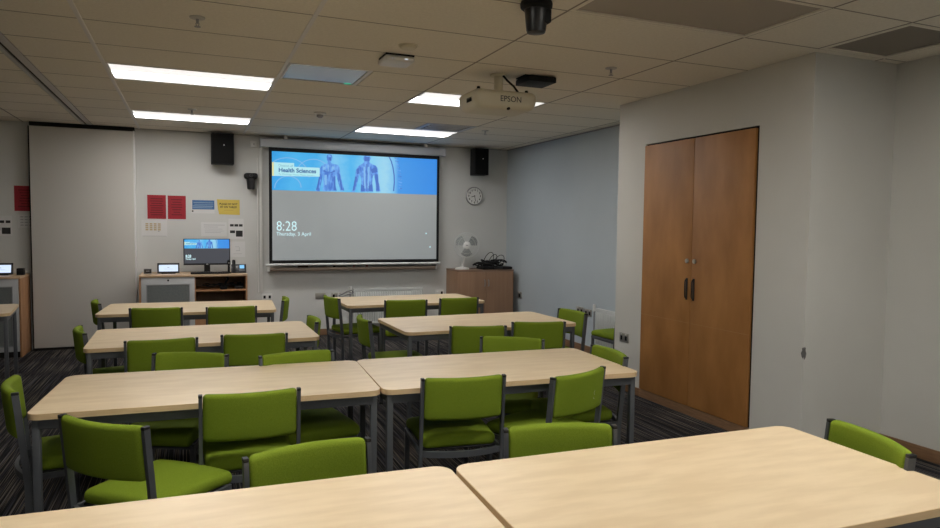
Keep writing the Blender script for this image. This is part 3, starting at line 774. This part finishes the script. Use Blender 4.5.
# radiators
def radiator(name, label, loc, rz, w, h, d=.07):
    t = thing(name, label, 'radiator', loc, rz)
    bm = nb(); box(bm, (-w / 2, -d + .02, 0), (w / 2, -d + .026, h), .002, 1)
    k = int(w / .034)
    for i in range(k):
        x = -w / 2 + .03 + (w - .06) * i / (k - 1)
        box(bm, (x - .009, -d + .004, .03), (x + .009, -d + .021, h - .03), .006, 1)
    box(bm, (-w / 2, -d + .012, 0), (w / 2, -d + .021, .022), .003, 1); box(bm, (-w / 2, -d + .012, h - .022), (w / 2, -d + .021, h), .003, 1)
    box(bm, (-w / 2, -.030, .0), (w / 2, -.022, h), .002, 1)
    obj('panel', bm, M['whitemetal'], t)
    bx('inner_shade', (-w / 2 + .01, -d + .027, .01), (w / 2 - .01, -.031, h + .002), M['dark'], t)  # dark plate put in for the shade inside the radiator
    bm = nb()
    box(bm, (-w / 2, -d + .01, h), (w / 2, -d + .018, h + .012)); box(bm, (-w / 2, -.030, h), (w / 2, -.022, h + .012))
    for i in range(k * 2):
        x = -w / 2 + .02 + (w - .04) * i / (k * 2 - 1); box(bm, (x - .0035, -d + .018, h + .004), (x + .0035, -.030, h + .011))
    obj('top_grille', bm, M['whitemetal'], t, False)
    for s in (-1, 1): bx('side_cover', (s * w / 2 - .004, -d + .006, 0), (s * w / 2 + .004, -.02, h + .012), M['whitemetal'], t, .002)
    bm = nb(); cyl(bm, (-w / 2 - .05, -.05, .05), (-w / 2 - .05, -.05, h - .02), .008, None, 10); tube(bm, [(-w / 2 - .05, -.05, h - .03), (-w / 2, -.05, h - .03)], .009)
    obj('pipe', bm, M['chromegrey'], t)
    bm = nb(); cyl(bm, (-w / 2 - .05, -.05, h - .03), (-w / 2 - .05, -.05, h + .05), .021, .018, 14); obj('valve', bm, M['white'], t)
    for x in (-w * .35, w * .35): bx('wall_bracket', (x - .015, -.022, .05), (x + .015, 0, h - .05), M['whitemetal'], t)
    return t
radiator('radiator', 'long white ribbed radiator under the whiteboard', (2.56, BY, .135), 0, .99, .475)
radiator('radiator', 'white radiator on pale blue wall partly hidden by chase', (RX, 6.02, .13), -PI / 2, 1.25, .425)
# cables by the radiator valve
bm = nb()
tube(bm, [(1.86, BY - .045, .535), (1.90, BY - .10, .56), (1.96, BY - .11, .60), (2.02, BY - .105, .61), (2.05, BY - .095, .58)], .009)
tube(bm, [(1.86, BY - .045, .52), (1.90, BY - .12, .53), (1.97, BY - .13, .56), (2.04, BY - .125, .57)], .007)
tag(obj('plug_cable', bm, M['chromegrey']), 'grey leads running from the socket to the radiator', 'cable')

# clock
t = thing('wall_clock', 'round white wall clock beneath the right loudspeaker', 'clock', (3.848, BY, 1.938))
RXm = Matrix.Rotation(PI / 2, 4, 'X')
bm = nb(); lathe(bm, [(.120, 0), (.133, .012), (.133, .030), (.122, .038), (.118, .034)], mtx=RXm, n=36); obj('rim', bm, M['chromegrey'], t)
bm = nb(); lathe(bm, [(.119, .026), (.119, .036)], mtx=RXm, n=36); obj('face', bm, M['white'], t)
bm = nb()
for k in range(1, 13):
    a = PI / 2 - k * PI / 6; tb = text_bm(str(k), .042, .0005, 'CENTER', .0008)
    merge(bm, tb, Matrix.Translation((.092 * math.cos(a), -.0372, .092 * math.sin(a) - .014)) @ RXm)
obj('numerals', bm, M['ink'], t, False)
def hand(nm, ang, l, w):
    bm = nb(); box(bm, (-w / 2, -.0395, -.012), (w / 2, -.0380, l)); bmesh.ops.transform(bm, matrix=Matrix.Rotation(math.radians(ang), 4, 'Y'), verts=bm.verts); obj(nm, bm, M['ink'], t, False)
hand('hour_hand', 254, .052, .009); hand('minute_hand', 168, .080, .007)

# ------------------------------------------------------------------ papers on the walls
def paper(name, label, cat, x0, x1, z0, z1, m, grp=None):
    t = thing(name, label, cat, ((x0 + x1) / 2, BY, (z0 + z1) / 2), 0, grp)
    bx('sheet', (-(x1 - x0) / 2, -.0014, -(z1 - z0) / 2), ((x1 - x0) / 2, 0, (z1 - z0) / 2), m, t)
    return t
def marks(t, nm, R, m, y=-.0024):
    bm = nb()
    for x0, z0, x1, z1 in R: box(bm, (x0, y, z0), (x1, -.0014, z1))
    return obj(nm, bm, m, t, False)
def lines(n, w, z1, dz, h, jit=.3):
    R = []
    for k in range(n):
        a = w * (1 - jit * random.random()) / 2; R.append((-a, z1 - k * dz - h, a, z1 - k * dz))
    return R
marks(paper('red_poster', 'red A4 poster on back wall, left of the pair beside blue notice', 'poster', -.481, -.272, 1.545, 1.838, M['red'], 'red posters'), 'printed_lines', lines(8, .150, .105, .028, .010), M['redink'])
marks(paper('red_poster', 'red A4 poster on back wall, right of pair, next to blue notice', 'poster', -.252, -.046, 1.545, 1.835, M['red'], 'red posters'), 'printed_lines', lines(7, .130, .100, .031, .010, .5), M['redink'])
marks(paper('red_poster', 'red poster half hidden by the partition in the adjoining room', 'poster', -1.86, -1.66, 1.615, 1.905, M['red'], 'red posters'), 'printed_lines', lines(7, .130, .100, .031, .010, .5), M['redink'])
t = paper('blue_notice', 'white notice with a blue printed panel, left of the yellow sign', 'notice', .016, .290, 1.622, 1.792, M['paper'])
marks(t, 'blue_panel', [(-.125, -.035, .135, .080)], M['bluep'])
marks(t, 'printed_lines', [(-.11, .046, .12, .052), (-.10, .024, .125, .028), (-.12, .002, .12, .010), (-.12, -.018, .11, -.012)], M['bluelight'], -.003)
marks(t, 'emblem', [(-.130, -.068, -.112, -.050)], M['ink'])
t = thing('yellow_sign', 'yellow taped sign with black lettering right of blue notice', 'sign', (.456, BY, 1.708))
bm = nb(); prism(bm, [(-.138, .095), (.136, .093), (.138, -.100), (-.112, -.094), (-.128, -.02)], 0, .0014, Matrix.Rotation(PI / 2, 4, 'X')); obj('sheet', bm, M['yellow'], t, False)
text_wall('lettering', 'PLEASE DO NOT', 0, -.0022, .026, .034, M['ink'], t, 'CENTER', .215, .0008)
text_wall('lettering', 'SIT ON TABLES', 0, -.0022, -.012, .034, M['ink'], t, 'CENTER', .200, .0008)
marks(t, 'printed_lines', [(-.055, -.043, .06, -.039)], M['gold'])
t = paper('badge_chart', 'white sheet with rows of small gold badges below red posters', 'notice', -.548, -.262, 1.330, 1.532, M['paper'])
marks(t, 'badges', [(-.10 + c * .046, .045 - r * .024, -.10 + c * .046 + .032, .045 - r * .024 + .012) for c in range(4) for r in range(4)], M['gold'])
marks(t, 'bottom_edge', [(-.135, -.100, .135, -.095), (.038, -.045, .056, -.034)], M['greyink'])
t = paper('white_notice', 'plain white printed sheet on back wall above the monitor', 'notice', .128, .432, 1.335, 1.512, M['paper'])
marks(t, 'printed_lines', [(-.12, .050, .13, .056), (-.12, .025, .05, .030), (-.11, .000, .10, .004), (-.11, -.025, .12, -.021), (-.11, -.045, .08, -.041)], M['greyink'])
def thumbs(t, L):
    for r in L: marks(t, 'thumbnail', [r], M['ink'])
t = paper('photo_notice', 'white sheet with five dark thumbnail pictures right of the monitor', 'notice', .455, .640, 1.300, 1.560, M['paper'])
thumbs(t, [(-.075, .030, -.030, .060), (-.022, .030, .026, .060), (.034, .030, .078, .060), (-.075, -.055, -.015, -.020), (-.004, -.100, .078, -.022)])
t = paper('white_notice', 'lower white sheet with a faint diagram right of the monitor', 'notice', .470, .655, 1.068, 1.268, M['paper'])
marks(t, 'printed_lines', [(-.03, .03, .02, .034), (-.02, -.02, .03, -.015), (.02, -.02, .024, .03), (-.05, -.06, .05, -.056)], M['greyink'])
t = paper('photo_notice', 'white sheet with dark thumbnails in the dim adjoining room', 'notice', -2.09, -1.885, 1.330, 1.560, M['paper'])
thumbs(t, [(-.08, .030, -.035, .060), (-.02, .030, .025, .060), (.04, .030, .085, .060), (-.075, -.055, -.015, -.020), (.0, -.095, .085, -.022)])
t = paper('badge_chart', 'pale badge sheet under the poster in the dim adjoining room', 'notice', -1.83, -1.66, 1.42, 1.575, M['paper'])
marks(t, 'badges', [(-.06 + c * .042, .045 - r * .032, -.06 + c * .042 + .030, .045 - r * .032 + .012) for c in range(3) for r in range(4)], M['greyink'])

# ------------------------------------------------------------------ media cabinet, left of screen
def media_cabinet(label, x0, xd, x1, y0, y1, h, mirror=False):
    t = thing('media_cabinet', label, 'cabinet', ((x0 + x1) / 2, y0, 0), 0, 'media cabinets')
    w = (x1 - x0) / 2; d = y1 - y0
    X = lambda v: -v if mirror else v
    def b(nm, xa, ya, za, xb, yb, zb, m, par=t, bev=.0015):
        return bx(nm, (min(X(xa), X(xb)), ya, za), (max(X(xa), X(xb)), yb, zb), m, par, bev)
    dv = xd - (x0 + x1) / 2
    b('worktop', -w, -.012, h - .025, w, d, h, M['desk_top'])
    b('side_panel', -w, 0, .0, -w + .018, d, h - .025, M['cabinet_side'])
    b('side_panel', w - .020, 0, .0, w, d, h - .025, M['cabinet_side'])
    b('divider', dv - .009, .002, .06, dv + .009, d, h - .025, M['cabinet_side'])
    b('back_panel', -w + .018, d - .014, .06, w - .02, d - .002, h - .025, M['cabinet'])
    b('shelf', dv + .009, .006, h - .205, w - .02, d - .014, h - .187, M['cabinet_side'])
    b('lower_panel', dv + .009, .012, .08, w - .02, .028, h - .40, M['cabinet_side'])
    b('plinth', -w + .018, .02, 0, w - .02, .04, .06, M['dark'])
    dr = b('door', -w + .022, -.004, .065, dv - .003, .014, h - .030, M['greypanel'])
    b('fabric_panel', -w + .085, -.0065, .13, dv - .065, -.004, h - .120, M['fabricgrey'], dr, 0)
    for xa, xb, za, zb in ((-w + .075, -w + .085, .12, h - .11), (dv - .065, dv - .055, .12, h - .11), (-w + .085, dv - .065, h - .12, h - .11), (-w + .085, dv - .065, .12, .13)):
        b('panel_frame', xa, -.010, za, xb, -.004, zb, M['chromegrey'], dr, 0)
    bm = nb(); cx = X((dv - w) / 2 + .01); cyl(bm, (cx, -.004, h - .062), (cx, -.014, h - .062), .011, .010, 14); obj('lock', bm, M['black'], dr)
    return t
media_cabinet('media cabinet with grey fabric door and open shelf, below the monitor', -.552, .045, .640, 8.65, BY - .004, .888)
media_cabinet('media cabinet with grey fabric door at left edge in adjoining room', -2.90, -2.32, -1.725, 8.72, BY - .004, .895, True)
# cable tangle on the open shelf
bm = nb(); rs = random.Random(3)
for k in range(9):
    cx, cy = .16 + .42 * rs.random(), 8.75 + .2 * rs.random(); r = .04 + .05 * rs.random(); zz = .712 + .018 * rs.random() + .006
    P = [(cx + (r + .02 * rs.random()) * 1.3 * math.cos(a), cy + r * math.sin(a), zz + .012 + .02 * (math.sin(3 * a + k) * .5 + .5)) for a in [2 * PI * i / 18 for i in range(18)]]
    P = [(min(.60, max(.075, x)), min(9.14, max(8.67, y)), z) for x, y, z in P]
    tube(bm, P, .0055, 6, True)
tube(bm, [(.42, 9.0, .72), (.40, 8.95, .76), (.43, 8.95, .81), (.41, 9.0, .855)], .012)
o = obj('cable_tangle', bm, M['black']); tag(o, 'tangle of black leads on the open shelf of media cabinet', 'cables')
bm = nb(); box(bm, (.33, 8.72, .7015), (.41, 8.86, .735), .004); tag(obj('switch_box', bm, M['black']), 'small black box among leads on the media cabinet shelf', 'box')
bm = nb(); box(bm, (.50, 8.74, .7015), (.60, 8.84, .728), .004); tag(obj('adapter_box', bm, M['blackgloss']), 'flat black adapter at right end of the media cabinet shelf', 'box')

# monitor
t = thing('monitor', 'wide black computer monitor showing the blue lock screen', 'monitor', (.190, 8.93, .888))
bm = nb(); box(bm, (-.268, -.012, .098), (.268, .022, .420), .004); obj('bezel', bm, M['blackgloss'], t)
bx('display', (-.258, -.0145, .118), (.258, -.012, .412), M['mongrey'], t)
bm = nb(); box(bm, (-.035, .022, .0), (.035, .042, .26), .004); obj('stand', bm, M['blackgloss'], t)
bm = nb(); box(bm, (-.115, -.075, .0), (.115, .075, .010), .004); obj('foot', bm, M['blackgloss'], t)
lock_screen(t, -.258, .258, .412, .302, -.0145, .0006)
text_wall('lettering', '8:28', -.244, -.0152, .190, .050, M['clocktext'], t, width=.062, bold=.0012)
text_wall('lettering', 'Thursday, 3 April', -.244, -.0152, .166, .022, M['clocktext'], t, width=.112, bold=.0008)
bm = nb(); box(bm, (-.012, -.0132, .104), (.012, -.012, .112)); obj('badge', bm, M['white'], t, False)
# keyboard
t = thing('keyboard', 'black keyboard lying in front of the monitor', 'keyboard', (.215, 8.75, .888))
bm = nb(); box(bm, (-.215, -.065, .003), (.215, .065, .020), .004); obj('case', bm, M['black'], t)
bm = nb()
for i in range(14):
    for j in range(5): box(bm, (-.203 + i * .029, -.055 + j * .022, .020), (-.203 + i * .029 + .024, -.055 + j * .022 + .018, .025))
obj('keys', bm, M['blackgloss'], t, False)
# touch panels
def touch_panel(label, x, y, z, w, h, rz=0):
    t = thing('touch_panel', label, 'tablet', (x, y, z), rz, 'touch control panels')
    Rm = Matrix.Rotation(math.radians(-14), 4, 'X')
    for nm, a, b, m, bv in (('bezel', (-w / 2, 0, .012), (w / 2, .022, .012 + h), M['blackgloss'], .006), ('display', (-w / 2 + .018, -.0015, .030), (w / 2 - .018, 0, h - .012), M['padscreen'], 0),
                            ('icon', (-.012, -.0022, h * .62), (.012, -.0015, h * .68), M['padtext'], 0), ('caption', (-w * .20, -.0022, h * .48), (w * .20, -.0015, h * .50), M['padtext'], 0)):
        bm = nb(); box(bm, a, b, bv); bmesh.ops.transform(bm, matrix=Rm, verts=bm.verts); obj(nm, bm, m, t)
    bm = nb(); box(bm, (-w * .32, .0, 0), (w * .32, .075, .012), .004); obj('foot', bm, M['blackgloss'], t)
touch_panel('black touch panel with white screen on media cabinet, left of monitor', -.245, 8.85, .888, .245, .122)
touch_panel('black touch panel glowing on the cabinet in dim adjoining room', -1.955, 8.90, .895, .245, .130)
t = thing('card_holder', 'tiny dark photo stand at left end of media cabinet top', 'stand', (-.472, 8.90, .888))
bm = nb(); box(bm, (-.044, 0, 0), (.044, .012, .062), .002); obj('frame', bm, M['chromegrey'], t); bx('print', (-.038, -.0012, .006), (.038, 0, .056), M['ink'], t)
bx('lettering_strip', (-.02, -.002, .030), (.02, -.0012, .036), M['greyink'], t)
# desk phone
t = thing('desk_phone', 'black desk phone with blue display right of the monitor', 'phone', (.555, 8.85, .888))
Rm = Matrix.Rotation(math.radians(-32), 4, 'X')
for nm, a, b, m, bv in (('body', (-.090, 0, .014), (.090, .030, .125), M['blackgloss'], .008), ('display', (.012, -.002, .062), (.066, 0, .108), M['phonescreen'], 0), ('keypad', (.005, -.003, .020), (.075, 0, .050), M['steel'], .001)):
    bm = nb(); box(bm, a, b, bv); bmesh.ops.transform(bm, matrix=Rm, verts=bm.verts); obj(nm, bm, m, t)
bm = nb(); pad(bm, (.042, .042, .150), .018, lambda v: (v.x - .060, v.y - .010 + v.z * .55, v.z + .088), (2, 2, 6)); obj('handset', bm, M['black'], t)
bx('base', (-.085, .0, 0), (.085, .12, .014), M['blackgloss'], t, .004)
t = thing('small_speaker', 'slim black upright device between the monitor and phone', 'device', (.435, 8.80, .888))
bm = nb(); lathe(bm, [(.030, 0), (.030, .012), (.014, .018), (.014, .10), (.020, .105), (.020, .155), (.012, .163)]); obj('body', bm, M['black'], t)
bm = nb(); cyl(bm, (0, -.019, .128), (0, -.023, .128), .008, None, 10); obj('button', bm, M['chromegrey'], t)
t = thing('small_box', 'small black box standing on the cabinet beside partition edge', 'box', (-1.765, 8.95, .895))
bm = nb(); box(bm, (-.035, -.04, 0), (.035, .04, .075), .005); obj('body', bm, M['black'], t)

# ------------------------------------------------------------------ brown cabinet on the right with fan and leads
t = thing('storage_cabinet', 'low brown two-door cabinet in the back right corner', 'cabinet', (3.86, 8.745, 0))
w = .428
bx('carcass', (-w, .0, .03), (w, .452, .862), M['cabinet'], t, .002)
bx('top', (-w - .002, -.018, .862), (w + .002, .453, .884), mat('top_brown', (.24, .15, .10), .5), t, .002)
bx('plinth', (-w + .01, .01, 0), (w - .01, .44, .03), M['dark'], t)
for s in (-1, 1):
    d = bx('door', (min(s * .002, s * (w - .002)), -.018, .040), (max(s * .002, s * (w - .002)), -.001, .858), M['cabinet'], t, .002)
    bm = nb(); tube(bm, [(s * .030, -.018, .655), (s * .030, -.040, .662), (s * .030, -.042, .70), (s * .030, -.040, .738), (s * .030, -.018, .745)], .006); obj('handle', bm, M['chromegrey'], d)
# desk fan
t = thing('desk_fan', 'white desk fan standing on the brown corner cabinet', 'fan', (3.585, 8.96, .884), -.30)
bm = nb(); lathe(bm, [(.100, 0), (.100, .012), (.085, .024), (.030, .032), (.024, .04)], n=28); obj('base', bm, M['white'], t)
bm = nb(); cyl(bm, (0, .02, .03), (.045, .03, .29), .019, .016, 14); obj('pole', bm, M['white'], t)
bm = nb(); pad(bm, (.085, .15, .09), .035, lambda v: (v.x + .052, v.y + .055, v.z + .345), (3, 4, 3)); obj('motor', bm, M['white'], t)
bm = nb()
fc = Vector((.055, -.055, .345))
def ring(r, y, tr, n=40): tube(bm, [(fc.x + r * math.cos(a), fc.y + y, fc.z + r * math.sin(a)) for a in [2 * PI * i / n for i in range(n)]], tr, 6, True)
ring(.178, 0, .0045); ring(.178, .022, .0045); ring(.178, -.008, .003); ring(.12, -.036, .0016); ring(.12, .048, .0016)
for i in range(48):
    a = 2 * PI * i / 48; c, s = math.cos(a), math.sin(a); a2 = a + .25; c2, s2 = math.cos(a2), math.sin(a2)
    tube(bm, [(fc.x + .178 * c, fc.y - .008, fc.z + .178 * s), (fc.x + .12 * c2 * .99, fc.y - .036, fc.z + .12 * s2), (fc.x + .05 * math.cos(a2 + .2), fc.y - .046, fc.z + .05 * math.sin(a2 + .2))], .0011, 4)
    tube(bm, [(fc.x + .178 * c, fc.y + .022, fc.z + .178 * s), (fc.x + .12 * c, fc.y + .048, fc.z + .12 * s), (fc.x + .05 * c, fc.y + .055, fc.z + .05 * s)], .0011, 4)
obj('guard', bm, M['whitemetal'], t)
bm = nb(); lathe(bm, [(.052, 0), (.052, .008), (.040, .016), (.012, .018)], (fc.x, fc.y - .042, fc.z), mtx=Matrix.Rotation(PI / 2, 4, 'X')); h = obj('hub', bm, M['white'], t)
bm = nb(); box(bm, (fc.x - .018, fc.y - .0625, fc.z - .006), (fc.x + .018, fc.y - .0595, fc.z + .006), .001); obj('badge', bm, M['chromegrey'], h)
for k in range(3):
    bm = nb(); P = []
    for i in range(9):
        u = i / 8; ang = math.radians(-32 + 64 * u); rr = .145 + .018 * math.sin(PI * u)
        P.append((rr * math.sin(ang), rr * math.cos(ang)))
    P = [(.02, .03), (-.02, .03)] + P
    t2 = bmesh.new(); vs = []
    for x, z in P: vs.append(t2.verts.new((x, .18 * x * .9, z)))
    f0 = t2.faces.new(vs); e = bmesh.ops.extrude_face_region(t2, geom=[f0]); bmesh.ops.translate(t2, vec=(0, .003, 0), verts=[v for v in e['geom'] if isinstance(v, bmesh.types.BMVert)])
    bmesh.ops.recalc_face_normals(t2, faces=t2.faces); bmesh.ops.triangulate(t2, faces=[f for f in t2.faces if len(f.verts) > 4])
    merge(bm, t2, Matrix.Translation((fc.x, fc.y + .005, fc.z)) @ Matrix.Rotation(math.radians(k * 120 + 180), 4, 'Y')); obj('blade', bm, mat('fan_blade', (.27, .29, .29), .4), t)
# black case and leads
t = thing('equipment_case', 'flat black case under the heap of leads on corner cabinet', 'case', (4.06, 8.90, .884))
bm = nb(); pad(bm, (.46, .27, .040), .016, lambda v: (v.x, v.y, v.z + .020), (6, 4, 1)); obj('body', bm, M['black'], t)
bm = nb(); tube(bm, [(-.06, -.135, .02), (-.055, -.165, .02), (.055, -.165, .02), (.06, -.135, .02)], .007); obj('handle', bm, M['blackgloss'], t)
bm = nb(); rs = random.Random(11)
for k in range(15):
    cx, cy = 4.01 + .15 * (rs.random() - .5) * 2, 8.90 + .05 * (rs.random() - .5) * 2; r = .05 + .05 * rs.random()
    P = [(cx + r * 1.25 * math.cos(a), cy + r * .8 * math.sin(a), .934 + .010 * k * .5 + .018 * math.sin(2 * a + k)) for a in [2 * PI * i / 20 for i in range(20)]]
    tube(bm, P, .009, 6, True)
for cx, r, hgt in ((3.955, .085, .17), (4.02, .07, .14), (4.12, .09, .13)):
    tube(bm, [(cx + r * math.cos(a) + .05 * math.sin(a), 8.90 + .02 * math.cos(a), .955 + hgt * max(0, math.sin(a)) ** .8) for a in [PI * i / 16 for i in range(17)]], .005, 6)
tube(bm, [(3.85, 8.86, .892), (3.88, 8.86, .93), (3.95, 8.88, .955), (4.02, 8.9, .96)], .008)
tag(obj('cable_heap', bm, M['black']), 'heap of looping black leads on the brown corner cabinet', 'cables')

# ------------------------------------------------------------------ camera
cam = bpy.data.cameras.new('camera'); co = bpy.data.objects.new('camera', cam); C.objects.link(co)
cam.sensor_fit = 'HORIZONTAL'; cam.sensor_width = 36; cam.lens = 677.32 / 940 * 36; cam.clip_start = .05
pan, pitch, roll = .3920, .0565, .0114
fw = Vector((math.sin(pan) * math.cos(pitch), math.cos(pan) * math.cos(pitch), -math.sin(pitch)))
r = Vector((math.cos(pan), -math.sin(pan), 0)); u = r.cross(fw)
r2 = r * math.cos(roll) + u * math.sin(roll); u2 = u * math.cos(roll) - r * math.sin(roll)
mw = Matrix((r2, u2, -fw)).transposed().to_4x4(); mw.translation = (0, 0, 1.505)
co.matrix_world = mw
S = bpy.context.scene; S.camera = co

# ------------------------------------------------------------------ world and colour
w = bpy.data.worlds.new('world'); S.world = w; w.use_nodes = True
w.node_tree.nodes['Background'].inputs[0].default_value = (.5, .55, .6, 1); w.node_tree.nodes['Background'].inputs[1].default_value = .05
S.view_settings.view_transform = 'Standard'; S.view_settings.look = 'None'; S.view_settings.gamma = 1; S.view_settings.use_curve_mapping = False
S.view_settings.exposure = 0.22
S.cycles.use_denoising = True
S.cycles.max_bounces = 8; S.cycles.diffuse_bounces = 5
